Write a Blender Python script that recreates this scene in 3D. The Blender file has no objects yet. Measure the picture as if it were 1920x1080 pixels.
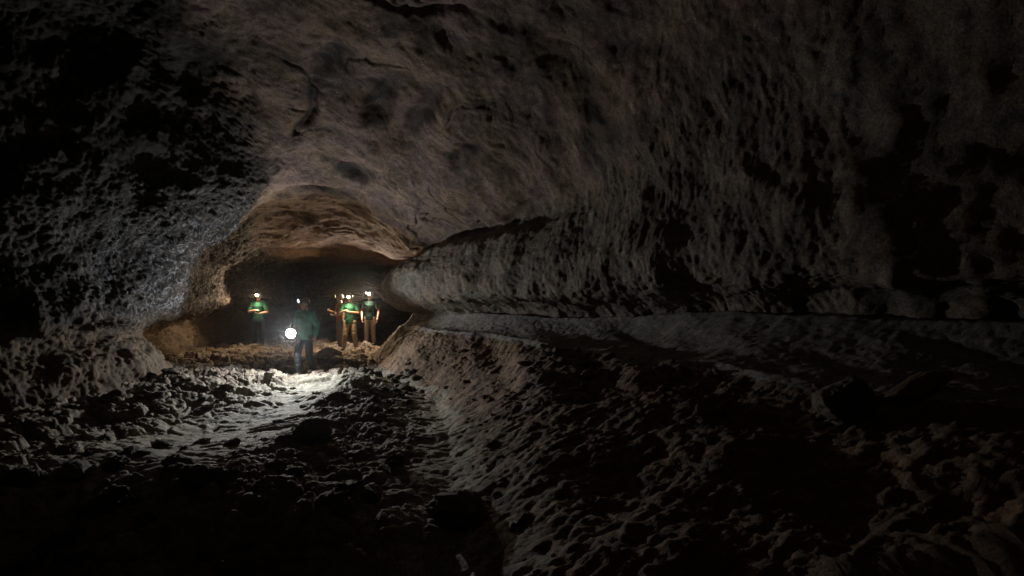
import bpy, bmesh, math, random
import numpy as np
from mathutils import Vector, Matrix

S = bpy.context.scene
COL = S.collection
RNG = np.random.default_rng(7)
random.seed(7)

# ------------------------------------------------------------------ noise
_perm = np.random.default_rng(3).permutation(256).astype(np.int32)
_perm = np.concatenate([_perm, _perm, _perm])
_g = np.random.default_rng(4).normal(size=(256, 3)); _g /= np.linalg.norm(_g, axis=1)[:, None]
_g = _g.astype(np.float32)
_jit = np.random.default_rng(5).random((256, 3)).astype(np.float32)

def _hash(i, j, k):
    return _perm[_perm[_perm[i & 255] + (j & 255)] + (k & 255)]

def perlin(p, seed=0):
    p = np.asarray(p, np.float32) + np.float32(seed * 17.31)
    f = np.floor(p); i = f.astype(np.int32); t = p - f
    u = t * t * t * (t * (t * 6 - 15) + 10)
    def c(a, b, d):
        g = _g[_hash(i[:, 0] + a, i[:, 1] + b, i[:, 2] + d)]
        return g[:, 0] * (t[:, 0] - a) + g[:, 1] * (t[:, 1] - b) + g[:, 2] * (t[:, 2] - d)
    def lerp(a, b, w): return a + (b - a) * w
    x00 = lerp(c(0, 0, 0), c(1, 0, 0), u[:, 0]); x10 = lerp(c(0, 1, 0), c(1, 1, 0), u[:, 0])
    x01 = lerp(c(0, 0, 1), c(1, 0, 1), u[:, 0]); x11 = lerp(c(0, 1, 1), c(1, 1, 1), u[:, 0])
    return lerp(lerp(x00, x10, u[:, 1]), lerp(x01, x11, u[:, 1]), u[:, 2]) * 1.4

def fbm(p, octv=4, seed=0, gain=0.5, lac=2.1):
    p = np.asarray(p, np.float32); a = 1.0; o = 0
    for k in range(octv):
        o = o + a * perlin(p, seed + k); p = p * lac; a *= gain
    return o

def ridged(p, octv=3, seed=0, gain=0.5, lac=2.1):
    p = np.asarray(p, np.float32); a = 1.0; o = 0
    for k in range(octv):
        o = o + a * (1 - 2.2 * np.abs(perlin(p, seed + k))); p = p * lac; a *= gain
    return o

def worley(p, seed=0):
    """nearest and second distance of a jittered cell pattern, and the cell's own random value"""
    p = np.asarray(p, np.float32) + np.float32(seed * 9.7)
    f = np.floor(p); i = f.astype(np.int32); t = p - f
    d1 = np.full(len(p), 9, np.float32); d2 = d1.copy(); cid = np.zeros(len(p), np.int32)
    for a in (-1, 0, 1):
        for b in (-1, 0, 1):
            for c in (-1, 0, 1):
                h = _hash(i[:, 0] + a, i[:, 1] + b, i[:, 2] + c)
                q = _jit[h] + np.array([a, b, c], np.float32) - t
                d = np.sqrt((q * q).sum(1))
                n = d < d1
                d2 = np.where(n, d1, np.minimum(d2, d)); cid = np.where(n, h, cid); d1 = np.where(n, d, d1)
    return d1, d2, _jit[cid][:, 0]

def sstep(a, b, x):
    t = np.clip((x - a) / (b - a), 0, 1); return t * t * (3 - 2 * t)

def poly_dist(x, y, pts):
    """distance to a polyline, and its sign (positive on the right of the travel direction)"""
    best = np.full(x.shape, 1e9); sg = np.ones(x.shape)
    for (ax, ay), (bx, by) in zip(pts[:-1], pts[1:]):
        dx, dy = bx - ax, by - ay
        t = np.clip(((x - ax) * dx + (y - ay) * dy) / (dx * dx + dy * dy), 0, 1)
        qx, qy = x - ax - t * dx, y - ay - t * dy
        d = np.hypot(qx, qy); s = np.where(dx * qy - dy * qx < 0, 1.0, -1.0)
        n = d < best; best = np.where(n, d, best); sg = np.where(n, s, sg)
    return best, sg

# ------------------------------------------------------------------ helpers
def tag(o, label=None, cat=None, group=None, kind=None):
    if label: o['label'] = label
    if cat: o['category'] = cat
    if group: o['group'] = group
    if kind: o['kind'] = kind
    return o

def link_mesh(name, me, mat=None, parent=None, smooth=True):
    o = bpy.data.objects.new(name, me); COL.objects.link(o)
    if mat is not None:
        for m in (mat if isinstance(mat, (list, tuple)) else [mat]): me.materials.append(m)
    if smooth: me.polygons.foreach_set('use_smooth', [True] * len(me.polygons))
    if parent is not None: o.parent = parent
    return o

def grid_mesh(name, P, keep=None):
    """P: rows x cols x 3 -> quad mesh; keep: mask of the quads"""
    R, C = P.shape[:2]
    idx = np.arange(R * C).reshape(R, C)
    q = np.stack([idx[:-1, :-1], idx[:-1, 1:], idx[1:, 1:], idx[1:, :-1]], -1)
    q = q[keep] if keep is not None else q.reshape(-1, 4)
    q = q.reshape(-1, 4)
    global me_used
    used = me_used = np.unique(q); remap = np.full(R * C, -1, np.int64); remap[used] = np.arange(len(used))
    V = P.reshape(-1, 3)[used]; q = remap[q]
    return raw_mesh(name, V, q)

def raw_mesh(name, V, q):
    me = bpy.data.meshes.new(name)
    me.vertices.add(len(V)); me.vertices.foreach_set('co', np.asarray(V, np.float32).ravel())
    n = q.shape[1]
    me.loops.add(len(q) * n); me.loops.foreach_set('vertex_index', np.asarray(q, np.int32).ravel())
    me.polygons.add(len(q)); me.polygons.foreach_set('loop_start', np.arange(0, len(q) * n, n, dtype=np.int32))
    me.update(calc_edges=True); me.validate()
    return me

# ------------------------------------------------------------------ materials
def new_mat(name):
    m = bpy.data.materials.new(name); m.use_nodes = True
    nt = m.node_tree
    return m, nt, nt.nodes['Principled BSDF']

def rock_material(name, cols, rough=0.8, bump=0.5, fine=38.0, stretch=(1, 1, 1), speck=None, big=0.7, foot=None, pale=None, kinds=()):
    """several earth tones laid over each other by noise, with a grainy relief"""
    m, nt, b = new_mat(name)
    N, L = nt.nodes, nt.links
    tc = N.new('ShaderNodeTexCoord'); mp = N.new('ShaderNodeMapping'); mp.inputs['Scale'].default_value = stretch
    L.new(tc.outputs['Object'], mp.inputs['Vector'])
    def noise(scale, detail=6, rough_=0.6, dist=0.0):
        n = N.new('ShaderNodeTexNoise'); n.inputs['Scale'].default_value = scale
        n.inputs['Detail'].default_value = detail; n.inputs['Roughness'].default_value = rough_
        n.inputs['Distortion'].default_value = dist
        L.new(mp.outputs['Vector'], n.inputs['Vector']); return n.outputs['Fac']
    def ramp(fac, stops):
        r = N.new('ShaderNodeValToRGB'); e = r.color_ramp.elements
        while len(e) < len(stops): e.new(0.5)
        for el, (p, c) in zip(e, stops): el.position = p; el.color = (*c, 1)
        L.new(fac, r.inputs['Fac']); return r.outputs['Color']
    def mix(fac, a, c, mode='MIX'):
        x = N.new('ShaderNodeMix'); x.data_type = 'RGBA'; x.blend_type = mode
        if isinstance(fac, float): x.inputs['Factor'].default_value = fac
        else: L.new(fac, x.inputs['Factor'])
        L.new(a, x.inputs['A']); L.new(c, x.inputs['B']); return x.outputs['Result']
    c1 = ramp(noise(big, 5, 0.6, 1.2), [(0.34, cols[0]), (0.47, cols[1]), (0.56, cols[2]), (0.68, cols[3])])
    def attr(nm_):
        a_ = N.new('ShaderNodeAttribute'); a_.attribute_name = nm_; return a_.outputs['Fac']
    def mul(a_, b_):
        x = N.new('ShaderNodeMath'); x.operation = 'MULTIPLY'; L.new(a_, x.inputs[0]); L.new(b_, x.inputs[1]); return x.outputs[0]
    for nm_, cs in kinds:
        c1 = mix(attr(nm_), c1, ramp(noise(big * 1.7, 5, 0.6, 1.2), [(0.34, cs[0]), (0.47, cs[1]), (0.56, cs[2]), (0.68, cs[3])]))
    g = ramp(noise(4.5, 8, 0.7, 0.8), [(0.30, (0.45, 0.45, 0.46)), (0.52, (1.0, 1.0, 1.0)), (0.72, (1.55, 1.5, 1.42))])
    col = mix(1.0, c1, g, 'MULTIPLY')
    g2 = ramp(noise(fine, 4, 0.6), [(0.32, (0.55, 0.55, 0.55)), (0.66, (1.35, 1.35, 1.35))])
    col = mix(1.0, col, g2, 'MULTIPLY')
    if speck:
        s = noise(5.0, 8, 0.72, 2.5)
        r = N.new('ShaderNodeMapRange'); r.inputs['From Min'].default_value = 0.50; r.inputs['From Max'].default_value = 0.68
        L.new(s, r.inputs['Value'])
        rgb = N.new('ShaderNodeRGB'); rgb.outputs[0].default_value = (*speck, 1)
        sep = N.new('ShaderNodeSeparateXYZ'); L.new(tc.outputs['Object'], sep.inputs['Vector'])   # pale speckle fades upward: the dark of the unlit top is painted in
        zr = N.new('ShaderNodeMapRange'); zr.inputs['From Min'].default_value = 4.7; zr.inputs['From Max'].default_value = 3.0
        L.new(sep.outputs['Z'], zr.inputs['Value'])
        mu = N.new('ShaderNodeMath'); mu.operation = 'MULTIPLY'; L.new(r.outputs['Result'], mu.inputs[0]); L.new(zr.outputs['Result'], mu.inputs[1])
        col = mix(mul(mu.outputs[0], attr('crust_lamp_fade')), col, rgb.outputs[0])
    if foot:                                          # brown sediment clings to the foot of the wall
        sf = N.new('ShaderNodeSeparateXYZ'); L.new(tc.outputs['Object'], sf.inputs['Vector'])
        ad = N.new('ShaderNodeMath'); ad.operation = 'ADD'; L.new(sf.outputs['Z'], ad.inputs[0]); L.new(noise(1.3, 5), ad.inputs[1])
        fr = N.new('ShaderNodeMapRange'); fr.inputs['From Min'].default_value = 2.1; fr.inputs['From Max'].default_value = 1.6
        L.new(ad.outputs[0], fr.inputs['Value'])
        fc = N.new('ShaderNodeRGB'); fc.outputs[0].default_value = (*foot, 1)
        fg = mix(1.0, fc.outputs[0], g, 'MULTIPLY'); col = mix(mul(fr.outputs['Result'], attr('clinker')), col, fg)
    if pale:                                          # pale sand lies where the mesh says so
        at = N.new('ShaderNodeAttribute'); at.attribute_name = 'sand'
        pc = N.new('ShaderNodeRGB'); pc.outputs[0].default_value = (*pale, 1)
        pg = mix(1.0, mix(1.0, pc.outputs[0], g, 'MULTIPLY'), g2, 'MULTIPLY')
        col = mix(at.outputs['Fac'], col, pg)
    L.new(col, b.inputs['Base Color'])
    b.inputs['Roughness'].default_value = rough; b.inputs['Specular IOR Level'].default_value = 0.3
    bp = N.new('ShaderNodeBump'); bp.inputs['Strength'].default_value = bump; bp.inputs['Distance'].default_value = 0.03
    L.new(noise(fine * 0.55, 8, 0.72, 0.4), bp.inputs['Height']); L.new(bp.outputs['Normal'], b.inputs['Normal'])
    return m

M = {}
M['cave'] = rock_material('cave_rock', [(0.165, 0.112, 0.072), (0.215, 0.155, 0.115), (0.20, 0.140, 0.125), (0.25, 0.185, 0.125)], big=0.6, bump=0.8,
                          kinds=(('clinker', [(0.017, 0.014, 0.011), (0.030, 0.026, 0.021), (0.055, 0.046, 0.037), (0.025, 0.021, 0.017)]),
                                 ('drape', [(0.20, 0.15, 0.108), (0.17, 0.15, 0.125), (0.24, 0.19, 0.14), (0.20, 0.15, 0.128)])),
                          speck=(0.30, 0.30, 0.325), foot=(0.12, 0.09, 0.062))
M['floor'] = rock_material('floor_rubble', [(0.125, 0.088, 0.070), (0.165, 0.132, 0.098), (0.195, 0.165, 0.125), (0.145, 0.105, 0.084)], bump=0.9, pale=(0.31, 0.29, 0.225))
M['clinker'] = rock_material('loose_clinker', [(0.085, 0.068, 0.056), (0.12, 0.10, 0.08), (0.15, 0.13, 0.10), (0.10, 0.078, 0.065)], bump=0.9, big=1.2)
M['slope'] = rock_material('slope_earth', [(0.165, 0.098, 0.060), (0.185, 0.122, 0.078), (0.155, 0.112, 0.076), (0.20, 0.125, 0.072)], bump=0.8)
M['ledge'] = rock_material('ledge_silt', [(0.22, 0.20, 0.17), (0.25, 0.23, 0.20), (0.27, 0.25, 0.23), (0.23, 0.20, 0.17)], bump=0.15)
M['boulder'] = rock_material('boulder_stone', [(0.24, 0.19, 0.16), (0.30, 0.25, 0.22), (0.34, 0.29, 0.26), (0.26, 0.20, 0.17)], big=2.0)
M['dark_rock'] = rock_material('dark_basalt', [(0.07, 0.06, 0.052), (0.10, 0.088, 0.075), (0.13, 0.11, 0.095), (0.09, 0.075, 0.065)], big=2.0)

def cloth_mat(name, c, rough=0.85, var=0.25, spec=0.2):
    m, nt, b = new_mat(name)
    n = nt.nodes.new('ShaderNodeTexNoise'); n.inputs['Scale'].default_value = 14; n.inputs['Detail'].default_value = 5
    tc = nt.nodes.new('ShaderNodeTexCoord'); nt.links.new(tc.outputs['Object'], n.inputs['Vector'])
    r = nt.nodes.new('ShaderNodeValToRGB')
    r.color_ramp.elements[0].position = 0.3; r.color_ramp.elements[1].position = 0.7
    r.color_ramp.elements[0].color = (*[v * (1 - var) for v in c], 1); r.color_ramp.elements[1].color = (*[v * (1 + var) for v in c], 1)
    nt.links.new(n.outputs['Fac'], r.inputs['Fac']); nt.links.new(r.outputs['Color'], b.inputs['Base Color'])
    b.inputs['Roughness'].default_value = rough; b.inputs['Specular IOR Level'].default_value = spec
    return m

def emit_mat(name, c, s):
    m, nt, b = new_mat(name)
    b.inputs['Base Color'].default_value = (0.8, 0.8, 0.8, 1)
    b.inputs['Emission Color'].default_value = (*c, 1); b.inputs['Emission Strength'].default_value = s
    return m

SKIN = cloth_mat('skin', (0.42, 0.25, 0.18), 0.55, 0.1, 0.4)
EYE = cloth_mat('eye_dark', (0.03, 0.025, 0.02), 0.2, 0.0, 0.5)
BLACK = cloth_mat('black_plastic', (0.02, 0.02, 0.022), 0.4, 0.1, 0.5)
HELMET_W = cloth_mat('helmet_shell', (0.30, 0.29, 0.28), 0.35, 0.08, 0.5)
HELMET_D = cloth_mat('helmet_shell_brown', (0.16, 0.11, 0.07), 0.4, 0.1, 0.5)
BOOT = cloth_mat('boot_leather', (0.05, 0.04, 0.03), 0.6, 0.3)

# ------------------------------------------------------------------ the cave: control net of the walls and ceiling
ZC = 2.0                                            # eye height of the photographer
LY = [-4, 1, 4.5, 7.5, 10, 12, 14, 16.5, 20, 26, 34]
def rail(X, Z, Y=LY): return [(x, y, z) for x, y, z in zip(X, Y, Z)]
c11 = lambda v: [v] * 11
RAILS = [
 rail([-10, -10, -9.6, -8.6, -7.6, -7.6, -9.5, -10, -10, -9.5, -9], c11(-1.2)),
 rail([-9.8, -9.8, -9.3, -8.2, -7.2, -7.3, -9.4, -9.9, -9.9, -9.5, -9], c11(0.25)),
 rail([-9.9, -9.9, -9.6, -8.6, -7.7, -7.9, -9.2, -9.8, -9.8, -9.3, -9], c11(1.1)),
 rail([-9.6, -9.6, -9.2, -8.2, -7.25, -7.2, -8.0, -8.6, -9.2, -9, -9], c11(1.5)),
 rail([-9.8, -9.8, -9.4, -8.5, -7.4, -6.9, -7.7, -8.4, -9.2, -9, -9], [2.7] * 7 + [2.55, 2.4, 2.4, 2.4]),
 rail([-9.8, -9.8, -9.4, -8.5, -7.1, -5.8, -6.7, -7.4, -8, -8, -8], [4.2, 4.2, 4.2, 4.2, 4.1, 3.65, 3.5, 3.1, 2.9, 2.8, 2.8]),
 rail([-8.5, -8.5, -8.4, -8.0, -6.6, -5.05, -5.6, -6.3, -6.8, -7, -7], [6.6, 6.6, 6.6, 6.7, 6.2, 4.6, 3.95, 3.3, 3.0, 2.9, 2.9]),
 rail([-4.5, -4.5, -4.6, -4.8, -4.5, -4.2, -4.6, -5.2, -5.8, -6, -6], [7.6, 7.6, 7.6, 7.4, 6.3, 5.0, 4.1, 3.4, 3.05, 3, 3]),
 rail([0, 0, -0.5, -1.2, -2.2, -3.2, -3.9, -4.4, -4.8, -5, -5], [7.3, 7.3, 7.1, 6.7, 5.9, 4.9, 3.95, 3.35, 3.0, 3, 3]),
 rail([3.5, 3.3, 2.6, 1.2, -0.6, -2.2, -3.2, -3.6, -3.8, -4, -4], [6.8, 6.8, 6.6, 6.1, 5.0, 4.2, 3.4, 3.1, 2.9, 2.8, 2.8],
      [-4, 1, 5, 8, 10.4, 12.4, 14.2, 16.5, 20, 26, 34]),
 [(8, -4, 6.2), (6.0, 2.8, 6.2), (3.9, 6.3, 5.5), (2.1, 8.6, 4.6), (0.9, 11.0, 3.75), (-0.75, 12.95, 3.35), (-2.6, 14.5, 2.8), (-2.2, 17, 2.9), (-2.5, 20, 2.7), (-3, 26, 2.6), (-3, 34, 2.6)],
 [(9, -4, 4.2), (6.7, 3.6, 4.2), (4.2, 6.95, 3.9), (2.35, 8.95, 3.6), (0.75, 10.75, 3.15), (-1.1, 12.6, 2.95), (-2.95, 14.3, 2.55), (-2, 17, 2.4), (-2.3, 20, 2.4), (-3, 26, 2.4), (-3, 34, 2.4)],
 [(9.2, -4, 2.5), (6.6, 3.6, 2.6), (3.95, 6.75, 2.65), (2.1, 8.8, 2.55), (0.5, 10.55, 2.45), (-1.4, 12.4, 2.35), (-3.2, 14.15, 2.2), (-2.1, 17, 2.0), (-2.4, 20, 2), (-3, 26, 2), (-3, 34, 2)],
 [(9, -4, 2.0), (6.5, 3.6, 2.0), (3.9, 6.8, 2.05), (2.15, 8.9, 1.95), (0.5, 10.65, 1.85), (-1.35, 12.45, 1.75), (-3.25, 14.2, 1.75), (-2.2, 17, 1.7), (-2.5, 20, 1.6), (-3, 26, 1.6), (-3, 34, 1.6)],
 [(10, -4, 1.65), (7.1, 4.2, 1.85), (4.45, 7.35, 1.78), (2.8, 9.5, 1.65), (1.1, 11.3, 1.5), (-0.7, 13.1, 1.42), (-2.5, 14.75, 1.35), (-1.8, 17, 1.3), (-2.2, 20, 1.2), (-3, 26, 1.2), (-3, 34, 1.2)],
 [(10, -4, 1.0), (7.2, 4.3, 1.0), (4.55, 7.45, 1.0), (2.9, 9.6, 1.0), (1.2, 11.4, 0.95), (-0.6, 13.2, 0.9), (-2.4, 14.8, 0.9), (-1.7, 17, 0.8), (-2.1, 20, 0.8), (-3, 26, 0.8), (-3, 34, 0.8)],
 [(10, -4, -1.2), (7.3, 4.4, -1.2), (4.65, 7.55, -1.2), (3.0, 9.6, -1.2), (1.3, 11.4, -1.2), (-0.5, 13.2, -1.2), (-2.3, 14.9, -1.2), (-1.6, 17, -1.2), (-2.0, 20, -1.2), (-3, 26, -1.2), (-3, 34, -1.2)],
]
net = np.array(RAILS, float)                         # rails x stations x 3
a0 = np.repeat(np.array([[[0, -7.5, 2.0]]]), net.shape[0], 0); a0[:, 0, 2] = np.clip(net[:, 0, 2], -1.2, 3)
a1 = np.repeat(np.array([[[-6, 38, 1.0]]]), net.shape[0], 0)
net = np.concatenate([a0, net, a1], 1)

def cr(net, axis, counts):
    """Catmull-Rom through the control points along one axis, counts = samples per span"""
    net = np.moveaxis(net, axis, 0); n = len(net)
    out = []
    for i in range(n - 1):
        p0, p1, p2, p3 = net[max(i - 1, 0)], net[i], net[i + 1], net[min(i + 2, n - 1)]
        k = counts[i]
        for t in np.arange(k) / k:
            out.append(0.5 * (2 * p1 + (p2 - p0) * t + (2 * p0 - 5 * p1 + 4 * p2 - p3) * t * t + (3 * p1 - p0 - 3 * p2 + p3) * t ** 3))
    out.append(net[-1])
    return np.moveaxis(np.array(out), 0, axis)

RC = [16, 36, 30, 50, 60, 60, 84, 84, 84, 76, 50, 48, 40, 30, 22, 12]          # samples between rails
SC = [5, 12, 60, 130, 110, 90, 90, 70, 50, 30, 14, 4]                          # samples between stations
P = cr(cr(net, 0, RC), 1, SC)                        # (v, s, 3)
V_, S_ = P.shape[:2]
def grid_normals(P):
    dv = np.gradient(P, axis=0); ds = np.gradient(P, axis=1)
    n = np.cross(ds, dv); n /= np.linalg.norm(n, axis=2, keepdims=True) + 1e-9
    return n
Nn = grid_normals(P)
ctr = np.array([-2.5, 9.0, 2.5])
mid = Nn[V_ // 2, S_ // 2]
if mid[2] > 0: Nn = -Nn                              # towards the room (down at the crown)
rid = np.repeat(np.arange(len(RC)), RC) + np.concatenate([np.arange(k) / k for k in RC])
rid = np.append(rid, len(RC)).astype(np.float32)     # rail coordinate of each row
rr = np.repeat(rid[:, None], S_, 1).ravel()
p = P.reshape(-1, 3).astype(np.float32)
lb = np.interp(p[:, 1], [7.0, 10.0, 12.0, 13.0], [7.05, 6.85, 6.0, 5.3])   # edge of the dark clinker, pushed over the ceiling to paint its unlit left dark
wl = 1 - sstep(lb - 0.8, lb + 0.6, rr)                         # weight: clinker wall on the left
wr = sstep(9.6, 10.3, rr)                            # weight: draped wall on the right
wc = np.clip(1 - wl - wr, 0, 1)
warp = np.stack([fbm(p * 0.7, 3, 11), fbm(p * 0.7, 3, 21), fbm(p * 0.7, 3, 31)], 1)
d = (0.20 - 0.09 * wr) * fbm(p * 0.55, 3, 1) + (0.055 + 0.035 * wl) * fbm(p * 1.6, 3, 5)
# ceiling: swirling flow lines, shallow cups and thin cracks
q = p + 0.55 * warp
sw = np.stack([q[:, 0] * 1.3 + q[:, 1] * 0.8, (q[:, 1] - 0.6 * q[:, 0]) * 3.6, q[:, 2] * 2.6], 1)
ceil_d = 0.013 * ridged(sw, 3, 41) + 0.010 * fbm(sw * 2.6, 3, 45) + 0.010 * fbm(p * 9, 4, 48, 0.6)
cr1 = np.abs(perlin(q * np.array([0.55, 0.9, 0.8], np.float32), 60))
ceil_d += 0.09 * (1 - sstep(0.0, 0.03, cr1)) * sstep(0.12, 0.4, perlin(p * 0.5, 63))
cup = perlin(q * np.array([0.9, 1.3, 1.0], np.float32), 66)
ceil_d += 0.07 * sstep(0.0, 0.8, cup)
# left: spiky clinker
w1, w2, _ = worley(p * 3.2 + 0.5 * warp, 1)
left_d = -0.055 * (1 - w1) + 0.14 * fbm(p * 1.2 + 0.5 * warp, 2, 78) + 0.042 * ridged(p * 4.5 + warp, 3, 71) + 0.04 * fbm(p * 15, 3, 75, 0.6)
# right: drapery running down the face
ax = (p[:, 0] - p[:, 1]) * 0.7071
dr = np.stack([ax * 4.6 + 1.1 * warp[:, 0] + 0.5 * p[:, 2], ax * 0.3 + p[:, 2] * 0.9, p[:, 2] * 0.2], 1)
right_d = 0.018 * fbm(dr, 4, 81, 0.6) + 0.010 * ridged(dr * np.array([2.6, 3.5, 3], np.float32), 2, 85) + 0.016 * fbm(p * 9, 4, 88, 0.6)
right_d += 0.13 * fbm(np.stack([ax * 0.9, p[:, 2] * 0.8, p[:, 2] * 0], 1), 2, 97) * sstep(10.3, 11.5, rr) + 0.045 * ridged(np.stack([ax * 2.2, p[:, 2] * 1.1, ax * 0], 1) + 0.5 * warp, 3, 98) * sstep(11.8, 13.2, rr)
hole = worley(p * np.array([5.5, 5.5, 3.0], np.float32), 4)[0]
right_d += 0.03 * (1 - sstep(0.12, 0.3, hole)) * sstep(11.0, 12.6, rr)
# long lens-shaped hollows with a darker tone inside, and a crack in the ceiling
hollow_mask = np.zeros(len(p), np.float32)
for hx_, hy_, ang, la, lb_, dep in ((-2.55, 10.9, 1.9, .75, .20, .26), (-1.75, 10.6, 2.1, .85, .20, .26), (-3.3, 10.2, 2.6, .5, .2, .15), (1.6, 9.6, 0.9, .8, .40, .14), (-3.6, 12.6, 2.9, .6, .16, .12), (-4.05, 11.3, 2.03, .8, .13, .18), (-4.6, 13.2, 0.2, .5, .12, .14), (-0.9, 11.2, 2.3, .6, .18, .14)):
    dx, dy = p[:, 0] - hx_ + 0.25 * warp[:, 0], p[:, 1] - hy_ + 0.25 * warp[:, 1]
    hg = np.exp(-((dx * math.cos(ang) + dy * math.sin(ang)) / la) ** 2 - ((dy * math.cos(ang) - dx * math.sin(ang)) / lb_) ** 2)
    ceil_d += dep * hg; hollow_mask = np.maximum(hollow_mask, hg)
ck = p[:, 1] - 8.9 - 0.22 * p[:, 0] * 0.4 - 0.35 * warp[:, 1]
ceil_d += 0.16 * np.exp(-(ck / 0.07) ** 2) * sstep(-3.6, -2.8, p[:, 0]) * sstep(-0.2, -1.2, p[:, 0])
d = d + wc * ceil_d + wl * left_d + wr * right_d
# the ceiling/right wall joint is an open crease; the notch above the ledge keeps its hollow
d = -d
d -= 0.24 * np.exp(-((rr - 10.0 + 0.25 * warp[:, 0]) / 0.14) ** 2) * sstep(9.2, 12.5, p[:, 1]) * (0.6 + 0.5 * perlin(p * 0.9, 95)) * (1 - sstep(14.3, 15.5, p[:, 1]))
Pd = (p + Nn.reshape(-1, 3) * d[:, None]).reshape(P.shape)
qrow = rid[:-1]
def rows(a, b):
    k = np.zeros((V_ - 1, S_ - 1), bool); k[(qrow >= a) & (qrow < b), :] = True; return k
jg = lb + 0.35 * perlin(p * 1.7, 90) + 0.12 * perlin(p * 6, 91)
isl = (rr < jg).reshape(P.shape[:2])[:-1, :-1]; isr = (rr >= 10).reshape(P.shape[:2])[:-1, :-1]
soft = rr - lb + 0.45 * perlin(p * 1.3, 90) + 0.25 * perlin(p * 5, 91)
streak = wc * sstep(0.15, 0.75, fbm(sw * np.array([0.5, 0.35, 0.4], np.float32), 4, 160, 0.6)) + wr * sstep(0.15, 0.8, fbm(dr * np.array([0.45, 0.8, 1], np.float32), 4, 164, 0.6))
KIND = {'clinker': np.clip(np.maximum(1 - sstep(-0.45, 0.35, soft), 0.62 * streak + 0.6 * wc * sstep(0.2, 0.7, hollow_mask + 0.25 * warp[:, 2])), 0, 1), 'drape': sstep(9.7, 10.6, rr + 0.3 * perlin(p * 1.5, 92)),
        'crust_lamp_fade': (1 - sstep(-0.2, 0.3, soft)) * np.clip(0.15 + 0.95 * sstep(8.3, 11.4, p[:, 1] + 0.5 * warp[:, 0]), 0, 1)}  # pale speckle thins away from the lamp: light falloff painted into the colour
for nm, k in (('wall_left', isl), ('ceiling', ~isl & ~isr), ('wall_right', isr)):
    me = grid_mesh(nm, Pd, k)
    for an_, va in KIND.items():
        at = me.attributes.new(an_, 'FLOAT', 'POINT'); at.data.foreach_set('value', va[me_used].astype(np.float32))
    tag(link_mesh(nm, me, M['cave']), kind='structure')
tag(bpy.data.objects['wall_left'], 'pale speckled clinker rock wall with an undercut lip beside the passage', 'rock wall')
tag(bpy.data.objects['ceiling'], 'brown arched lava rock ceiling with swirling flow marks and cracks', 'ceiling')
tag(bpy.data.objects['wall_right'], 'streaked bulging rock wall with a rounded nose overhanging the silt ledge', 'rock wall')

# ------------------------------------------------------------------ the floor
TROUGH = [(-6.0, 30), (-5.1, 20), (-4.7, 17.8), (-4.15, 15.4), (-2.9, 12.6), (-1.35, 10.0), (-0.75, 7), (-0.5, 4.5), (-0.3, 0), (0, -6)]
WALLL = [(-2.4, 34), (-2.0, 20), (-1.7, 17), (-2.55, 14.75), (-0.7, 13.1), (1.1, 11.3), (2.8, 9.5), (4.45, 7.35), (7.1, 4.2), (10, -4), (11, -7)]
def floor_base(x, y):
    dT, sT = poly_dist(x, y, TROUGH)                 # travelling towards the camera: the slope lies on the left hand
    dW, sW = poly_dist(x, y, WALLL)
    right = sT < 0
    led = np.where(sW > 0, dW, 0)                    # distance from the wall into the room
    lw = 0.35 + 0.45 * sstep(14.5, 12.5, y) + 1.0 * sstep(11.5, 7, y) + (0.22 * np.sin(x * 1.9 + 0.6) + 0.13 * np.sin(x * 4.7) + 0.06 * np.sin(x * 11.3 + y * 2)) * sstep(13.2, 11.0, y)                # ledge width
    dL = np.clip(led - lw, 0, None)
    v = np.where(right, dT / (dT + dL + 1e-6), 0)
    top = 1.04 + 0.12 * sstep(6, 3, y)
    back = 1 - 0.95 * sstep(14.6, 16.8, y)           # the bank dies out behind the nose
    bank = top * (0.85 * v + 0.15 * sstep(0.0, 1.0, v))
    ledge = (0.36 + 0.22 * sstep(12, 8, y)) * (1 - np.clip(led / lw, 0, 1)) ** 2.2 * (v > 0.98)
    z = (bank + ledge) * back
    smooth_led = sstep(0.86, 0.97, v) * back
    left = np.where(right, 0, 1.0)
    # mound of clinker beside the path, rubble ridge in front on the left, then a drop towards the camera
    def gauss(cx, cy, sx, sy): return np.exp(-((x - cx) / sx) ** 2 - ((y - cy) / sy) ** 2)
    z = z + 0.24 * gauss(-2.8, 10.6, 0.6, 1.2) + 0.08 * gauss(-3.3, 11.7, 0.6, 0.7) + 0.08 * gauss(-2.1, 9.0, 0.5, 0.8)
    z = z + 0.18 * gauss(-6.3, 11.0, 0.9, 1.6)
    # near hollow
    edge = 5.6 + 0.5 * np.sin(x * 1.1) + 0.25 * np.sin(x * 2.7 + 1)
    near = 1 - sstep(edge - 2.2, edge, y)
    z = z - 0.55 * near * sstep(0.4, -1.6, x)
    z = z + 0.06 * np.exp(-((y - edge - 0.25) / 0.4) ** 2) * sstep(-2.6, -3.6, x)
    z = z - 0.16 * gauss(-4.6, 8.6, 1.1, 1.3)        # sandy hollow that the lamp shines into
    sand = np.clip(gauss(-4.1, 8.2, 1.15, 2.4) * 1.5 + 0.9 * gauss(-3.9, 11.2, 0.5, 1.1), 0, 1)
    path = np.exp(-(dT / 0.75) ** 2) * sstep(13.5, 11.5, y)
    return z, v, smooth_led, sand, path, right

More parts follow.
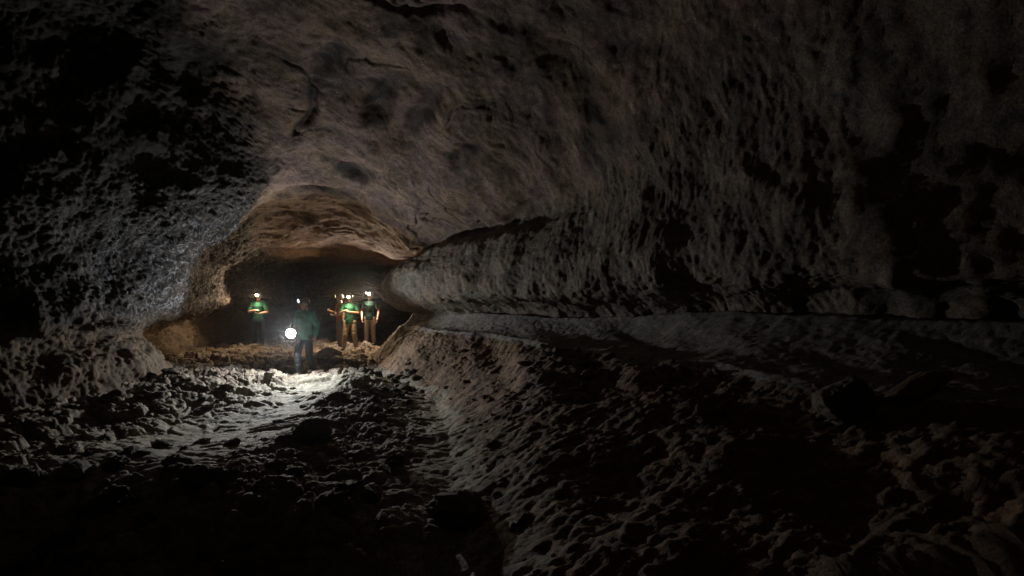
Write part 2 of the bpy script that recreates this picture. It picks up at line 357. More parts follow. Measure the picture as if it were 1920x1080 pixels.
ys = np.concatenate([np.linspace(-7, 3, 70, endpoint=False), np.linspace(3, 13, 470, endpoint=False),
                     np.linspace(13, 20, 170, endpoint=False), np.linspace(20, 39, 50)])
cols = 700
xl = np.interp(ys, [-7, 5, 11, 14, 39], [-10.6, -10.6, -9, -11, -11]); xr = np.interp(ys, [-7, 4, 7, 10, 13, 15, 17, 39], [11.4, 11.2, 10, 3.5, 0.6, -0.6, -0.4, -0.4])
tt = np.linspace(0, 1, cols)
X = xl[:, None] + (xr - xl)[:, None] * tt[None]; Y = np.repeat(ys[:, None], cols, 1)
x, y = X.ravel(), Y.ravel()
z, v, sled, sand, path, right = floor_base(x, y)
pp = np.stack([x, y, z], 1).astype(np.float32)
big = 0.10 * fbm(pp * 0.8, 3, 101)
wp = np.stack([fbm(pp * 1.5, 2, 104), fbm(pp * 1.5, 2, 107), np.zeros(len(pp))], 1)
a1, a2, ac = worley(pp * 2.6 + 0.6 * wp, 2)
b1, b2, bc = worley(pp * 6.5 + 0.6 * wp, 3)
lump = (0.16 * ac + 0.03) * (1 - 0.6 * np.exp(-((x + 2.1) / 1.6) ** 2 - ((y - 8.3) / 2.6) ** 2)) * sstep(0.0, 0.20, a2 - a1) + (0.055 * bc) * sstep(0.0, 0.16, b2 - b1)
fine = 0.03 * fbm(pp * 9, 4, 111, 0.62) + 0.012 * ridged(pp * 22, 2, 115)
# bank: clods and runnels following the fall line
rn = np.stack([(pp[:, 0] + 0.75 * pp[:, 1]) * 0.75, (pp[:, 1] - 0.75 * pp[:, 0]) * 3.0, pp[:, 2] * 1.5], 1).astype(np.float32) + 0.4 * wp.astype(np.float32)
bank_d = 0.09 * fbm(pp * 0.9, 2, 128) + 0.040 * fbm(rn * 0.9, 5, 121, 0.62) + 0.014 * fbm(pp * 7, 4, 125, 0.65) * sstep(0.15, 0.5, v)
bank_d += 0.15 * lump
smooth = np.clip(np.maximum(np.maximum(sled * 0.8, sand * 0.9), path * 0.85), 0, 1)
rip = 0.018 * np.sin((y * 1.0 + 0.25 * x + 0.5 * wp[:, 0]) * 2 * math.pi / 0.34) * sand * sstep(-0.2, 0.3, fbm(pp * 1.3, 2, 131))
rough_d = np.where(v > 0.02, bank_d * sstep(0.0, 0.2, v) + lump * (1 - sstep(0.0, 0.2, v)), lump)
zz = z + big * (1 - 0.6 * smooth) + (rough_d + fine) * (1 - smooth) + 0.25 * fine * smooth + rip
def floor_height(px, py):
    j = int(np.clip(np.searchsorted(ys, py) - 1, 0, len(ys) - 2))
    i = int(np.clip((px - xl[j]) / (xr[j] - xl[j]) * (cols - 1), 0, cols - 1))
    return float(ZZ[j, i])
ZZ = zz.reshape(X.shape)
PF = np.stack([X, Y, ZZ], -1)
vq = v.reshape(X.shape)[:-1, :-1]; rq = right.reshape(X.shape)[:-1, :-1]; sl = sled.reshape(X.shape)[:-1, :-1]
jag = 0.14 * perlin(np.stack([X[:-1, :-1].ravel() * 3, Y[:-1, :-1].ravel() * 3, 0 * X[:-1, :-1].ravel()], 1), 140).reshape(vq.shape)
ledge_k = (sl + 2.0 * jag > 0.5) & rq
slope_k = (vq + jag > 0.10) & rq & ~ledge_k
ground_k = ~ledge_k & ~slope_k
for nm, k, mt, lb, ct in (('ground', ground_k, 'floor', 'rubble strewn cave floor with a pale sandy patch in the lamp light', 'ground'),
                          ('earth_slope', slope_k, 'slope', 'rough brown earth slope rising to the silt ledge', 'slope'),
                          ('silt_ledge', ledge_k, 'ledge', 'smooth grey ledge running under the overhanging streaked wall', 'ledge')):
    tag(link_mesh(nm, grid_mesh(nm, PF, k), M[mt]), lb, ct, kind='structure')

me = bpy.data.objects['ground'].data
gx_ = np.empty(len(me.vertices) * 3, np.float32); me.vertices.foreach_get('co', gx_); gx_ = gx_.reshape(-1, 3)
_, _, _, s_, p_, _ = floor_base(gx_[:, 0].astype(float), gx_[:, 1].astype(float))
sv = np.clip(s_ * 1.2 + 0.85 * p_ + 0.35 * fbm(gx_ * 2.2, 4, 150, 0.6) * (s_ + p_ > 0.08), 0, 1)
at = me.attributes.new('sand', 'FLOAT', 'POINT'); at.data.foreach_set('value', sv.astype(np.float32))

# ------------------------------------------------------------------ rocks
def rock_mesh(name, seed, sub=4, angular=0.5, flat=0.8, jag=0.0):
    bm = bmesh.new(); bmesh.ops.create_icosphere(bm, subdivisions=sub, radius=1)
    V = np.array([v_.co[:] for v_ in bm.verts], np.float32)
    r = np.random.default_rng(seed)
    # chop with random planes for facets, then roughen
    for _ in range(int(9 + 6 * angular)):
        n = r.normal(size=3); n /= np.linalg.norm(n); h = r.uniform(0.55, 0.9)
        s = V @ n.astype(np.float32); V = V - np.outer(np.clip(s - h, 0, None), n).astype(np.float32)
    N0 = V / (np.linalg.norm(V, axis=1)[:, None] + 1e-6)
    V = V + N0 * (0.10 * fbm(V * 1.7, 3, seed) + 0.06 * ridged(V * 4, 4, seed + 3, 0.6) + 0.03 * fbm(V * 11, 3, seed + 5, 0.65))[:, None]
    if jag: V = V + N0 * (jag * ridged(V * 2.4, 3, seed + 9, 0.6) - jag)[:, None]
    V[:, 2] *= flat
    for v_, c in zip(bm.verts, V): v_.co = Vector(c)
    me = bpy.data.meshes.new(name); bm.to_mesh(me); bm.free()
    return me

def rock(name, loc, size, rot, seed, mat, label, cat='rock', group=None, sink=0.3, angular=0.5):
    me = rock_mesh(name, seed, 5, angular)
    o = link_mesh(name, me, mat)
    zb = floor_height(loc[0], loc[1]) if len(loc) == 2 else loc[2]
    o.location = (loc[0], loc[1], zb + size[2] * (0.8 - 2 * sink * 0.8))
    o.scale = size; o.rotation_euler = rot
    return tag(o, label, cat, group)

rock('boulder', (-4.72, 14.6), (0.36, 0.3, 0.3), (0.1, 0.2, 0.5), 11, M['boulder'], 'pale pinkish boulder beside the legs of the person with the bright lamp', sink=0.15)
rock('boulder', (-4.35, 14.15), (0.25, 0.2, 0.17), (0.0, 0.1, 1.5), 12, M['boulder'], 'small pale boulder lying against the right side of the pinkish boulder', sink=0.2)
rock('rock_slab', (-5.75, 15.6), (0.5, 0.16, 0.09), (0, 0.05, 0.1), 13, M['boulder'], 'thin pale slab lying on the floor between the two left people', sink=0.2, angular=1)
rock('rock_block', (-2.6, 7.5), (0.27, 0.22, 0.21), (0.1, -0.1, 0.3), 14, M['dark_rock'], 'dark square block of rock beside the pale sandy patch', sink=0.2, angular=1)
rock('boulder', (3.0, 5.05), (0.36, 0.28, 0.26), (0.2, 0.1, 0.8), 15, M['dark_rock'], 'dark boulder high on the brown slope below the ledge', sink=0.25, angular=1)
rock('rock_slab', (3.7, 5.2), (0.5, 0.16, 0.11), (0.05, -0.3, 0.45), 16, M['slope'], 'long pale tilted slab above the dark boulder on the slope', sink=0.2, angular=1)
rock('boulder', (-0.42, 5.0), (0.34, 0.30, 0.20), (0.1, 0.2, 0.3), 17, M['dark_rock'], 'big black boulder at the bottom of the slope by the path', sink=0.48, angular=0.3)
rock('rock_slab', (-4.35, 4.75), (0.5, 0.2, 0.10), (0.1, 0.0, -0.05), 18, M['floor'], 'flat yellowish slab alone in the black hollow', sink=0.1, angular=1)
rock('boulder', (-3.55, 18.9), (0.28, 0.25, 0.2), (0, 0, 0.4), 19, M['boulder'], 'low orange lit boulder right of the person in pale trousers', sink=0.15)

protos = [rock_mesh('clinker_rock', 200 + k, 4, 0.9, 0.7, 0.16) for k in range(7)]
for me in protos: me.materials.append(M['clinker']); me.polygons.foreach_set('use_smooth', [True] * len(me.polygons))
cnt = 0
base = None
def put_rock(xx, yy, s):
    global base, cnt
    if base is None:
        base = bpy.data.objects.new('clinker_rock', protos[0]); o = base
    else:
        o = base.copy(); o.data = protos[cnt % 7]
    COL.objects.link(o)
    o.location = (xx, yy, floor_height(xx, yy) + s * 0.08)
    o.scale = (s * random.uniform(0.8, 1.3), s * random.uniform(0.7, 1.1), s * random.uniform(0.6, 1.0))
    o.rotation_euler = (random.uniform(-.5, .5), random.uniform(-.5, .5), random.uniform(0, 6.3))
    tag(o, 'jagged clinker rock lying loose on the rubble strewn cave floor', 'rock', 'loose clinker rocks on the floor')
    cnt += 1
zones = [(-6.6, -2.8, 5.4, 7.6, 26, 0.06, 0.17), (-3.6, -1.7, 8.6, 12.2, 70, 0.05, 0.16), (-6.8, -4.9, 9.2, 14.0, 60, 0.05, 0.15),
         (-6.0, -1.0, 4.0, 6.4, 40, 0.08, 0.24), (-7.5, -4.3, 13.5, 17.5, 30, 0.05, 0.13)]
for x0, x1, y0, y1, n, s0, s1 in zones:
    for _ in range(n):
        put_rock(random.uniform(x0, x1), random.uniform(y0, y1), s0 + (s1 - s0) * random.random() ** 2.2)

stone0 = None
def scatter(n, box, s0, s1, label, group, mat_name, name, where):
    first = None; k = 0
    ms = [me.copy() for me in protos]
    for me in ms: me.materials.clear(); me.materials.append(M[mat_name]); me.name = name
    while k < n:
        xx, yy = random.uniform(box[0], box[1]), random.uniform(box[2], box[3])
        if not where(xx, yy): continue
        sz = s0 + (s1 - s0) * random.random() ** 2.5
        o = bpy.data.objects.new(name, ms[0]) if first is None else first.copy()
        if first is None: first = o
        o.data = ms[k % len(ms)]; COL.objects.link(o)
        o.location = (xx, yy, floor_height(xx, yy) + sz * 0.12)
        o.scale = (sz * random.uniform(.8, 1.4), sz * random.uniform(.7, 1.1), sz * random.uniform(.5, .9))
        o.rotation_euler = (random.uniform(-.5, .5), random.uniform(-.5, .5), random.uniform(0, 6.3))
        tag(o, label, 'rock', group); k += 1
def vs(xx, yy):
    r = floor_base(np.array([xx]), np.array([yy])); return float(r[1][0]), float(r[2][0])
scatter(110, (-3.2, 5.0, 4.2, 12.5), 0.035, 0.13, 'small brown stone lying on the rough earth slope', 'stones on the earth slope', 'slope', 'slope_stone', lambda a_, b_: 0.12 < vs(a_, b_)[0] < 0.95)
scatter(22, (-1.5, 6.0, 5.0, 13.0), 0.03, 0.10, 'small chip of rock fallen onto the smooth grey ledge', 'rock chips on the ledge', 'cave', 'ledge_stone', lambda a_, b_: vs(a_, b_)[1] > 0.9 and vs(a_, b_)[0] > 0.98)

# ------------------------------------------------------------------ people
class Blob:
    """collects closed lumps that a voxel remesh then fuses into one continuous surface"""
    def __init__(s): s.V = []; s.F = []
    def add(s, V, F):
        n = len(s.V); s.V += [tuple(v_) for v_ in V]; s.F += [tuple(i + n for i in f) for f in F]
    def rings(s, rings):
        """rings: list of (centre, axis_u*ru, axis_v*rv)"""
        K = 14; V = []; F = []
        for c, u, w in rings:
            for k in range(K):
                a = 2 * math.pi * k / K; V.append(Vector(c) + Vector(u) * math.cos(a) + Vector(w) * math.sin(a))
        n = len(rings)
        for i in range(n - 1):
            for k in range(K):
                k2 = (k + 1) % K; F.append((i * K + k, i * K + k2, (i + 1) * K + k2, (i + 1) * K + k))
        F.append(tuple(reversed(range(K)))); F.append(tuple((n - 1) * K + k for k in range(K)))
        s.add(V, F)
    def cap(s, a, ra, b, rb, flat=False):
        a, b = Vector(a), Vector(b); ax = (b - a); L = ax.length; ax = ax / L if L > 1e-6 else Vector((0, 0, 1))
        u = ax.orthogonal().normalized(); w = ax.cross(u); R = []
        if not flat:
            for t in (-0.98, -0.8, -0.45): R.append((a + ax * ra * t, ra * math.sqrt(1 - t * t)))
        for t in (0, 0.33, 0.66, 1): R.append((a + ax * L * t, ra + (rb - ra) * t))
        if not flat:
            for t in (0.45, 0.8, 0.98): R.append((b + ax * rb * t, rb * math.sqrt(1 - t * t)))
        s.rings([(c, u * r, w * r) for c, r in R])
    def chain(s, pts):
        for (a, ra), (b, rb) in zip(pts[:-1], pts[1:]): s.cap(a, ra, b, rb)
    def ell(s, c, r, M3=None):
        bm = bmesh.new(); bmesh.ops.create_uvsphere(bm, u_segments=18, v_segments=12, radius=1)
        V = [Vector((v_.co.x * r[0], v_.co.y * r[1], v_.co.z * r[2])) for v_ in bm.verts]
        if M3 is not None: V = [M3 @ q_ for q_ in V]
        V = [q_ + Vector(c) for q_ in V]; bm.verts.index_update()
        F = [tuple(v_.index for v_ in f.verts) for f in bm.faces]; bm.free(); s.add(V, F)
    def mesh(s, name, voxel=0.008, smooth=3, wrinkle=0.0, seed=0, cut=None):
        me = bpy.data.meshes.new(name + '_raw'); me.from_pydata(s.V, [], s.F); me.update()
        o = bpy.data.objects.new(name + '_raw', me); COL.objects.link(o)
        m = o.modifiers.new('r', 'REMESH'); m.mode = 'VOXEL'; m.voxel_size = voxel
        if smooth:
            k = o.modifiers.new('s', 'SMOOTH'); k.factor = 0.5; k.iterations = smooth
        dg = bpy.context.evaluated_depsgraph_get(); dg.update()
        out = bpy.data.meshes.new_from_object(o.evaluated_get(dg)); out.name = name
        bpy.data.objects.remove(o); bpy.data.meshes.remove(me)
        if wrinkle:
            n = len(out.vertices); co = np.empty(n * 3, np.float32); out.vertices.foreach_get('co', co); co = co.reshape(-1, 3)
            no = np.empty(n * 3, np.float32); out.vertices.foreach_get('normal', no); no = no.reshape(-1, 3)
            w = wrinkle * (ridged(co * np.array([7, 7, 13], np.float32), 2, seed) + 0.4 * fbm(co * 6, 2, seed + 3))
            co = co + no * w[:, None]; out.vertices.foreach_set('co', co.ravel()); out.update()
        return out

def Vv(*a): return Vector(a)

def hand(b, wrist, d, n, curl=0.6, side=1):
    """palm along d, palm facing n; four unequal bent fingers and a thumb from the side of the palm"""
    d = Vector(d).normalized(); n = (Vector(n) - d * Vector(n).dot(d)).normalized(); w = d.cross(n) * side
    W = Vector(wrist)
    b.chain([(W, .024), (W + d * .03, .026)])
    b.rings([(W + d * t, w * a, n * c) for t, a, c in ((.015, .026, .017), (.045, .040, .016), (.085, .043, .014), (.098, .038, .011))])
    for k, (off, L) in enumerate(((-.031, .070), (-.010, .080), (.011, .075), (.031, .058))):
        p0 = W + d * .090 + w * off; dd = d; pts = [(p0, .0105)]
        for j, f in enumerate((.45, .32, .23)):
            a = curl * (0.55 + 0.5 * j)
            dd = (d * math.cos(a) + n * math.sin(a)).normalized(); p0 = p0 + dd * L * f; pts.append((p0, .0100 - .0008 * j))
        b.chain(pts)
    t0 = W + d * .030 - w * .030
    t1 = t0 + (d * .55 - w * .65 + n * .35).normalized() * .040; t2 = t1 + (d * .8 - w * .1 + n * (.3 + .4 * curl)).normalized() * .034
    b.chain([(t0, .0145), (t1, .012), (t2, .0098)])

def person(label, loc, rotz, scale, shirt, trousers, pose, helmet_mat, lamp_col, lamp_w, hair=(0.03, 0.02, 0.015), lamp_pitch=0.1, two=False, headyaw=0.0, headpitch=0.0, lit=True, lens_s=40):
    hip = {s: Vv(.095 * s, 0, .90) for s in (-1, 1)}
    kn = {s: Vector(pose['knee'][s]) for s in (-1, 1)}; an = {s: Vector(pose['ankle'][s]) for s in (-1, 1)}
    sh = {s: Vv(.185 * s, 0.005, 1.415) for s in (-1, 1)}
    el = {s: Vector(pose['elbow'][s]) for s in (-1, 1)}; wr = {s: Vector(pose['wrist'][s]) for s in (-1, 1)}
    Rh = Matrix.Rotation(headyaw, 3, 'Z') @ Matrix.Rotation(headpitch, 3, 'X')
    nk = Vv(0, 0.0, 1.49)
    H = lambda *a: nk + Rh @ (Vector(a) - nk)         # head space -> body space
    X_, Y_ = Vv(1, 0, 0), Vv(0, 1, 0)
    # body
    b = Blob()
    b.rings([(Vv(0, 0.0, zc), X_ * a, Y_ * c) for zc, a, c in ((.82, .10, .08), (.90, .155, .105), (1.0, .145, .10), (1.10, .135, .095), (1.22, .15, .105), (1.34, .165, .105), (1.42, .15, .085), (1.47, .07, .06))])
    b.chain([(Vv(0, .012, 1.43), .062), (Vv(0, 0, 1.53), .055)])
    b.ell(H(0, .005, 1.655), (.077, .097, .10), Rh); b.ell(H(0, -.028, 1.59), (.058, .062, .068), Rh)          # skull, jaw
    b.chain([(H(0, -.088, 1.652), .010), (H(0, -.112, 1.612), .014)]); b.ell(H(0, -.088, 1.612), (.020, .014, .011), Rh)   # nose
    b.ell(H(0, -.085, 1.572), (.026, .010, .007), Rh); b.ell(H(0, -.078, 1.540), (.024, .018, .016), Rh)       # mouth, chin
    b.ell(H(0, -.082, 1.672), (.052, .014, .010), Rh)                                                         # brow
    for s in (-1, 1):
        b.ell(H(.079 * s, .010, 1.625), (.010, .020, .032), Rh)                                               # ear
        b.ell(H(.040 * s, -.070, 1.615), (.022, .020, .018), Rh)                                              # cheek
        b.chain([(sh[s] - Vv(.05 * s, 0, 0), .055), (sh[s], .055), (sh[s] + (el[s] - sh[s]) * .5, .045), (el[s], .037), (el[s] + (wr[s] - el[s]) * .35, .039), (wr[s], .026)])
        hand(b, wr[s], pose['hand'][s][0], pose['hand'][s][1], pose.get('curl', {}).get(s, .6), s)
        b.chain([(hip[s], .085), (hip[s] + (kn[s] - hip[s]) * .5, .072), (kn[s], .054), (kn[s] + (an[s] - kn[s]) * .3, .054), (an[s], .036)])
        b.chain([(an[s], .036), (an[s] + Vv(0, -.03, -.055), .036), (an[s] + Vv(.01 * s, -.12, -.065), .028)])
    me = b.mesh('person', 0.0065, 2)
    body = link_mesh('person', me, [SKIN, EYE])
    bm = bmesh.new(); bm.from_mesh(me)
    for s in (-1, 1):
        r = bmesh.ops.create_uvsphere(bm, u_segments=10, v_segments=8, radius=.0115, matrix=Matrix.Translation(H(.031 * s, -.0815, 1.648)))
        for f in {f for v_ in r['verts'] for f in v_.link_faces}: f.material_index = 1
    bm.to_mesh(me); bm.free(); me.polygons.foreach_set('use_smooth', [True] * len(me.polygons))
    body.location = loc; body.rotation_euler = (0, 0, rotz); body.scale = (scale,) * 3
    tag(body, label, 'person', 'cave visitors with helmet lamps')
    # shirt
    b = Blob()
    b.rings([(Vv(0, 0.0, zc), X_ * a, Y_ * c) for zc, a, c in ((.84, .178, .128), (.93, .176, .128), (1.03, .165, .12), (1.12, .158, .116), (1.23, .172, .125), (1.34, .186, .124), (1.42, .165, .102), (1.475, .088, .078))])
    for s in (-1, 1):
        e = sh[s] + (el[s] - sh[s]) * pose.get('sleeve', 0.8)
        b.chain([(sh[s] - Vv(.06 * s, 0, 0), .072), (sh[s], .073), (sh[s] + (e - sh[s]) * .5, .066)])
        b.cap(sh[s] + (e - sh[s]) * .5, .066, e, .062, flat=True)
        if pose.get('sleeve', .8) >= 1:
            b.cap(el[s], .060, el[s] + (wr[s] - el[s]) * .9, .042)
    link_mesh('shirt', b.mesh('shirt', 0.009, 2, 0.006, 31), shirt, body)
    # trousers
    b = Blob()
    b.rings([(Vv(0, 0.0, zc), X_ * a, Y_ * c) for zc, a, c in ((.80, .13, .105), (.86, .168, .118), (.95, .162, .115), (1.0, .155, .11))])
    for s in (-1, 1):
        low = kn[s] + (an[s] - kn[s]) * .93
        b.chain([(hip[s], .098), (hip[s] + (kn[s] - hip[s]) * .5, .086), (kn[s], .072), (kn[s] + (low - kn[s]) * .4, .070)])
        b.cap(kn[s] + (low - kn[s]) * .4, .070, low, .062, flat=True)
    link_mesh('trousers', b.mesh('trousers', 0.009, 2, 0.006, 37), trousers, body)
    for s in (-1, 1):
        b = Blob(); A = an[s]
        b.chain([(A + Vv(0, .005, .06), .050), (A, .050), (A + Vv(0, -.02, -.035), .052)])
        b.rings([(A + Vv(.01 * s * t, .06 - .24 * t, -.035 - .012 * t), X_ * w, Vv(0, 0, 1) * h) for t, w, h in ((0, .034, .035), (.2, .044, .05), (.5, .050, .052), (.8, .052, .042), (1, .036, .03))])
        link_mesh('boot', b.mesh('boot', 0.008, 2), BOOT, body)
    # hair shows under the helmet at the back of the head
    b = Blob(); b.ell(H(0, .025, 1.645), (.084, .092, .085), Rh)
    hm = b.mesh('hair', 0.008, 1); link_mesh('hair', hm, cloth_mat('hair', hair, .6, .3), body)
    # helmet: shell, brim; the lamp sits on its front
    bm = bmesh.new(); K = 28
    prof = [(.0, .128), (.035, .124), (.07, .108), (.092, .080), (.103, .045), (.107, .018), (.116, .010), (.118, .002), (.108, .000)]
    prev = None
    for ri, hz in prof:
        ring = []
        for k in range(K):
            a = 2 * math.pi * k / K; cx, cy = math.cos(a), math.sin(a)
            rad = ri * (1.0 if hz > .019 else 1.0 + .16 * max(0, -cy) ** 3)
            rib = 1 + .02 * (abs(cx) < .3) * (hz > .03)
            ring.append(bm.verts.new(H(rad * .93 * cx, .008 + rad * 1.08 * cy, 1.660 + hz * 1.02 * rib)))
        if prev:
            for k in range(K): bm.faces.new((prev[k], prev[(k + 1) % K], ring[(k + 1) % K], ring[k]))
        prev = ring
    bmesh.ops.remove_doubles(bm, verts=bm.verts, dist=.0005); bmesh.ops.recalc_face_normals(bm, faces=bm.faces)
    hme = bpy.data.meshes.new('helmet'); bm.to_mesh(hme); bm.free()
    helm = link_mesh('helmet', hme, helmet_mat, body)
    def headlamp(xo, r, s_, zo=0.0):
        c0 = Vv(xo, -.108, 1.722 + zo); fd = Matrix.Rotation(lamp_pitch, 3, 'X') @ Vv(0, -1, 0)
        up = fd.cross(Vv(1, 0, 0)).normalized()
        bm = bmesh.new()
        def ring(t, rad): return [bm.verts.new(H(*(c0 + fd * t + Vv(1, 0, 0) * rad * math.cos(2 * math.pi * k / 16) + up * rad * math.sin(2 * math.pi * k / 16)))) for k in range(16)]
        rs = [ring(-.012, r * .7), ring(.0, r * .95), ring(.030, r * 1.08), ring(.036, r * 1.02), ring(.036, r * .9), ring(.044, r * .7), ring(.048, r * .3)]
        for i in range(len(rs) - 1):
            for k in range(16):
                f = bm.faces.new((rs[i][k], rs[i][(k + 1) % 16], rs[i + 1][(k + 1) % 16], rs[i + 1][k])); f.material_index = 1 if i >= 4 else 0
        f = bm.faces.new(rs[-1]); f.material_index = 1
        bm.faces.new(list(reversed(rs[0])))
        bmesh.ops.recalc_face_normals(bm, faces=bm.faces)
        l = bpy.data.meshes.new('headlamp'); bm.to_mesh(l); bm.free()
        o = link_mesh('headlamp', l, [BLACK, emit_mat('lamp_lens', lamp_col, s_)], helm)
        if lamp_w > 0:
            L = bpy.data.lights.new('headlamp_beam', 'SPOT'); L.energy = lamp_w; L.spot_size = math.radians(175); L.spot_blend = 0.4; L.color = lamp_col; L.shadow_soft_size = r * .6
            lo = bpy.data.objects.new('headlamp_beam', L); COL.objects.link(lo); lo.parent = o; lo.location = H(*(c0 + fd * .075)); lo.rotation_euler = (Rh @ fd).to_track_quat('-Z', 'Y').to_euler()
    headlamp(0.0, .055, lens_s)
    if two: headlamp(-.09, .03, lens_s * .6, .03)
    return body

GREEN = cloth_mat('green_shirt', (0.006, 0.055, 0.032), .85, .3)
GREEN_D = cloth_mat('dark_green_shirt', (0.005, 0.020, 0.014), .85, .3)
TEAL = cloth_mat('teal_green_shirt', (0.022, 0.20, 0.135), .85, .3)
ORANGE = cloth_mat('ochre_shirt', (0.22, 0.09, 0.03), .85, .3)
NAVY = cloth_mat('navy_trousers', (0.020, 0.022, 0.035), .8, .3)
BLACKC = cloth_mat('black_trousers', (0.010, 0.010, 0.012), .8, .3)
KHAKI = cloth_mat('khaki_trousers', (0.34, 0.27, 0.20), .85, .25)
STONE = cloth_mat('stone_trousers', (0.30, 0.25, 0.22), .85, .2)
GREY = cloth_mat('grey_trousers', (0.13, 0.115, 0.10), .85, .2)

WARM = (1.0, 0.70, 0.38); WARM2 = (1.0, 0.82, 0.58); COOL = (0.86, 0.93, 1.0)
stand = dict(knee={-1: (-.105, -.02, .49), 1: (.105, -.01, .49)}, ankle={-1: (-.12, .02, .09), 1: (.125, .02, .09)})
ML = Vv(-4.79, 12.35, 1.02)                          # where the bright lamp is held

# the lamp bearer, stepping towards the camera
bx, by = -4.62, 12.7
person('person in dark green shirt walking forward with the bright white lamp in one hand', (bx, by, floor_height(bx, by) - .01), -0.25, 0.985, TEAL, BLACKC,
       dict(knee={-1: (-.080, -.17, .505), 1: (.085, .03, .475)}, ankle={-1: (-.050, -.15, .09), 1: (.05, .21, .13)},
            elbow={-1: (-.275, -.03, 1.13), 1: (.275, .05, 1.14)}, wrist={-1: (-.16, -.25, 1.08), 1: (.27, -.02, .90)},
            hand={-1: ((-.1, -.9, -.2), (.9, 0, .1)), 1: ((.05, -.15, -1), (-1, 0, 0))}, curl={-1: 1.3, 1: .5}, sleeve=1.0),
       HELMET_D, COOL, 0.0, headyaw=-0.45, headpitch=0.1, lens_s=1.0)

def world_floor(x_, y_): return floor_height(x_, y_)
fx, fy = -8.02, 18.0
person('person in green shirt and navy trousers standing alone with a warm helmet lamp', (fx, fy, 0.0), 0.15, 0.97, GREEN, NAVY,
       dict(stand, elbow={-1: (-.30, -.04, 1.14), 1: (.29, -.06, 1.13)}, wrist={-1: (-.07, -.24, 1.20), 1: (.10, -.25, 1.10)},
            hand={-1: ((.9, -.3, .15), (.1, .3, -.9)), 1: ((-.9, -.3, .1), (0, -.2, 1))}, curl={-1: .7, 1: .8}, sleeve=.85),
       HELMET_W, (1.0, 0.70, 0.42), 130, headpitch=0.12, lamp_pitch=.5)
gx, gy = -4.96, 17.4
person('person in bright green shirt and khaki trousers looking down with both forearms raised', (gx, gy, 0.0), 0.05, 0.98, GREEN, KHAKI,
       dict(knee={-1: (-.13, -.03, .49), 1: (.14, -.03, .49)}, ankle={-1: (-.19, .0, .09), 1: (.19, .03, .09)},
            elbow={-1: (-.29, -.03, 1.16), 1: (.29, -.03, 1.16)}, wrist={-1: (-.12, -.24, 1.24), 1: (.06, -.25, 1.20)},
            hand={-1: ((.8, -.5, .2), (.1, .2, -1)), 1: ((-.85, -.4, .2), (0, -.2, 1))}, curl={-1: .9, 1: .7}, sleeve=.75),
       HELMET_D, (1.0, 0.70, 0.38), 180, headpitch=0.22, lamp_pitch=.5)
hx, hy = -5.52, 18.3
person('person in ochre shirt half hidden behind the person in khaki trousers', (hx, hy, 0.0), -0.9, 0.97, ORANGE, GREY,
       dict(stand, elbow={-1: (-.27, -.06, 1.14), 1: (.27, -.02, 1.14)}, wrist={-1: (-.2, -.27, 1.22), 1: (.16, -.24, 1.08)},
            hand={-1: ((.3, -.8, .3), (.9, .2, 0)), 1: ((-.6, -.7, .1), (0, -.2, 1))}, sleeve=.6),
       HELMET_W, WARM, 40, headpitch=0.05, headyaw=-0.3, lens_s=3)
kx, ky = -4.72, 18.9
person('person in dark green shirt and pale stone trousers with two small helmet lamps', (kx, ky, 0.0), 0.02, 1.0, GREEN_D, STONE,
       dict(stand, elbow={-1: (-.28, .02, 1.13), 1: (.29, .02, 1.13)}, wrist={-1: (-.24, -.12, .90), 1: (.27, -.09, .89)},
            hand={-1: ((.1, -.3, -1), (1, 0, 0)), 1: ((0, -.3, -1), (-1, 0, 0))}, sleeve=.65),
       HELMET_W, (1.0, 0.80, 0.62), 150, two=True, lamp_pitch=.5)
for o in list(S.objects):                             # feet on the ground
    if o.name.startswith('person') and o.parent is None:
        o.location.z = floor_height(o.location.x, o.location.y) + 0.0

# ------------------------------------------------------------------ the bright hand lamp
def lathe(name, prof, mats, idx, parent=None):
    """prof: (radius, y) from back to front along -Y"""
    bm = bmesh.new(); K = 32; prev = None
    for i, (r, yy) in enumerate(prof):
        ring = [bm.verts.new((r * math.cos(2 * math.pi * k / K), yy, r * math.sin(2 * math.pi * k / K))) for k in range(K)]
        if prev:
            for k in range(K):
                f = bm.faces.new((prev[k], prev[(k + 1) % K], ring[(k + 1) % K], ring[k])); f.material_index = idx[i - 1]
        prev = ring
    bmesh.ops.remove_doubles(bm, verts=bm.verts, dist=1e-4); bmesh.ops.recalc_face_normals(bm, faces=bm.faces)
    me = bpy.data.meshes.new(name); bm.to_mesh(me); bm.free()
    return link_mesh(name, me, mats, parent)
lamp = bpy.data.objects.new('hand_lamp', None); COL.objects.link(lamp)
lamp.location = ML; lamp.rotation_euler = (0.06, 0, 0.12)
lamp.scale = (.92,) * 3
tag(lamp, 'bright white round hand lamp shining from the hand of the walking person', 'lamp')
lathe('lamp_housing', [(0, .12), (.05, .12), (.06, .10), (.062, .06), (.075, .055), (.075, .045), (.085, .04), (.10, .01), (.118, -.02), (.124, -.03), (.124, -.05), (.112, -.052)], [BLACK], [0] * 11, lamp)
lens = lathe('lamp_lens', [(.112, -.048), (.10, -.062), (.07, -.075), (.035, -.082), (0, -.084)], [emit_mat('white_lamp_lens', (0.93, 0.97, 1.0), 60)], [0] * 4, lamp)
b = Blob(); b.chain([(Vv(0, .03, .10), .016), (Vv(0, .02, .135), .016), (Vv(0, .10, .14), .018), (Vv(0, .19, .135), .016), (Vv(0, .12, .08), .014), (Vv(0, .10, .05), .014)])
link_mesh('lamp_handle', b.mesh('lamp_handle', .006, 2), BLACK, lamp)
L = bpy.data.lights.new('hand_lamp_beam', 'POINT'); L.energy = 270; L.color = (0.90, 0.95, 1.0); L.shadow_soft_size = 0.012
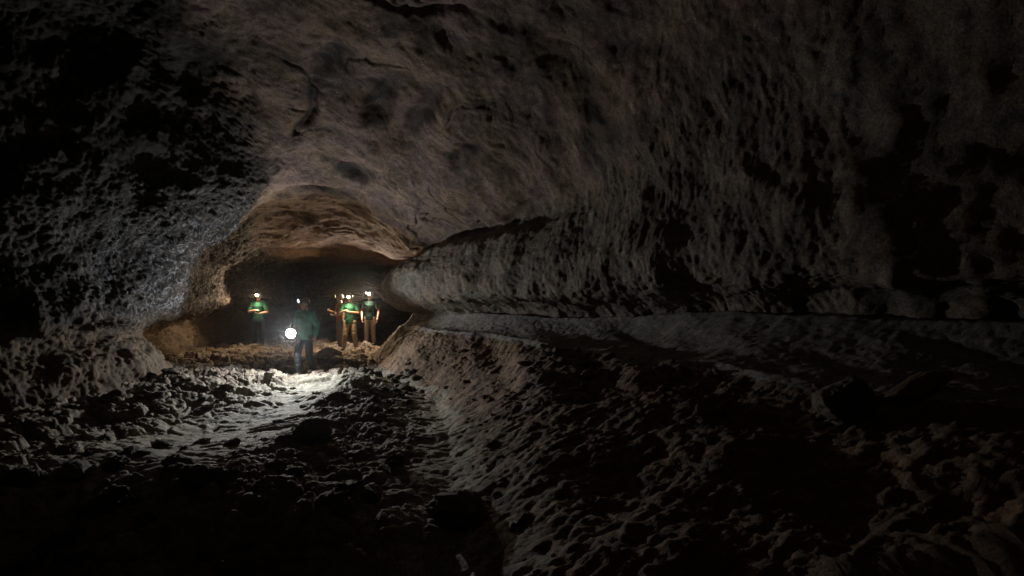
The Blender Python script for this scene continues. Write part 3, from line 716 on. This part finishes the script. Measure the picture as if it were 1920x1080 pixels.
lo = bpy.data.objects.new('hand_lamp_beam', L); COL.objects.link(lo); lo.parent = lamp; lo.location = (0, -.102, 0)
L = bpy.data.lights.new('hand_lamp_spot', 'SPOT'); L.energy = 300; L.color = (0.97, 0.96, 0.92); L.shadow_soft_size = 0.06
L.spot_size = math.radians(150); L.spot_blend = 1.0
lo = bpy.data.objects.new('hand_lamp_spot', L); COL.objects.link(lo); lo.location = ML + Vector((0.03, -.16, -0.01))
lo.rotation_euler = Vector((0.22, -0.96, 0.03)).to_track_quat('-Z', 'Y').to_euler()

# ------------------------------------------------------------------ dusty air
bm = bmesh.new(); bmesh.ops.create_cube(bm, size=1); me = bpy.data.meshes.new('haze'); bm.to_mesh(me); bm.free()
hz = bpy.data.materials.new('dusty_air'); hz.use_nodes = True; hn = hz.node_tree
hn.nodes.remove(hn.nodes['Principled BSDF'])
pv = hn.nodes.new('ShaderNodeVolumePrincipled'); pv.inputs['Density'].default_value = 0.0003; pv.inputs['Color'].default_value = (0.9, 0.92, 0.95, 1)
pv.inputs['Anisotropy'].default_value = 0.94
hn.links.new(pv.outputs['Volume'], hn.nodes['Material Output'].inputs['Volume'])
ho = link_mesh('haze', me, hz, smooth=False); ho.scale = (30, 50, 14); ho.location = (0, 15, 4.0)
tag(ho, 'thin dusty air lit around the lamps', 'haze', kind='stuff')

# ------------------------------------------------------------------ world, camera, render
w = bpy.data.worlds.new('World'); S.world = w; w.use_nodes = True
nt = w.node_tree; sky = nt.nodes.new('ShaderNodeTexSky'); sky.sky_type = 'NISHITA'; sky.sun_disc = False
sky.sun_elevation = math.radians(4); sky.sun_rotation = math.radians(180)
nt.links.new(sky.outputs['Color'], nt.nodes['Background'].inputs['Color']); nt.nodes['Background'].inputs['Strength'].default_value = 0.002

cam = bpy.data.cameras.new('camera'); co = bpy.data.objects.new('camera', cam); COL.objects.link(co)
cam.lens = 20; cam.sensor_width = 36; cam.clip_start = 0.05; cam.clip_end = 200
co.location = (0, 0, ZC); co.rotation_euler = (math.radians(90), 0, 0)
S.camera = co
S.view_settings.view_transform = 'Standard'; S.view_settings.look = 'None'; S.view_settings.exposure = 0.0; S.view_settings.gamma = 1.0
S.cycles.max_bounces = 6; S.cycles.diffuse_bounces = 4; S.cycles.use_denoising = True
S.cycles.sample_clamp_indirect = 4.0
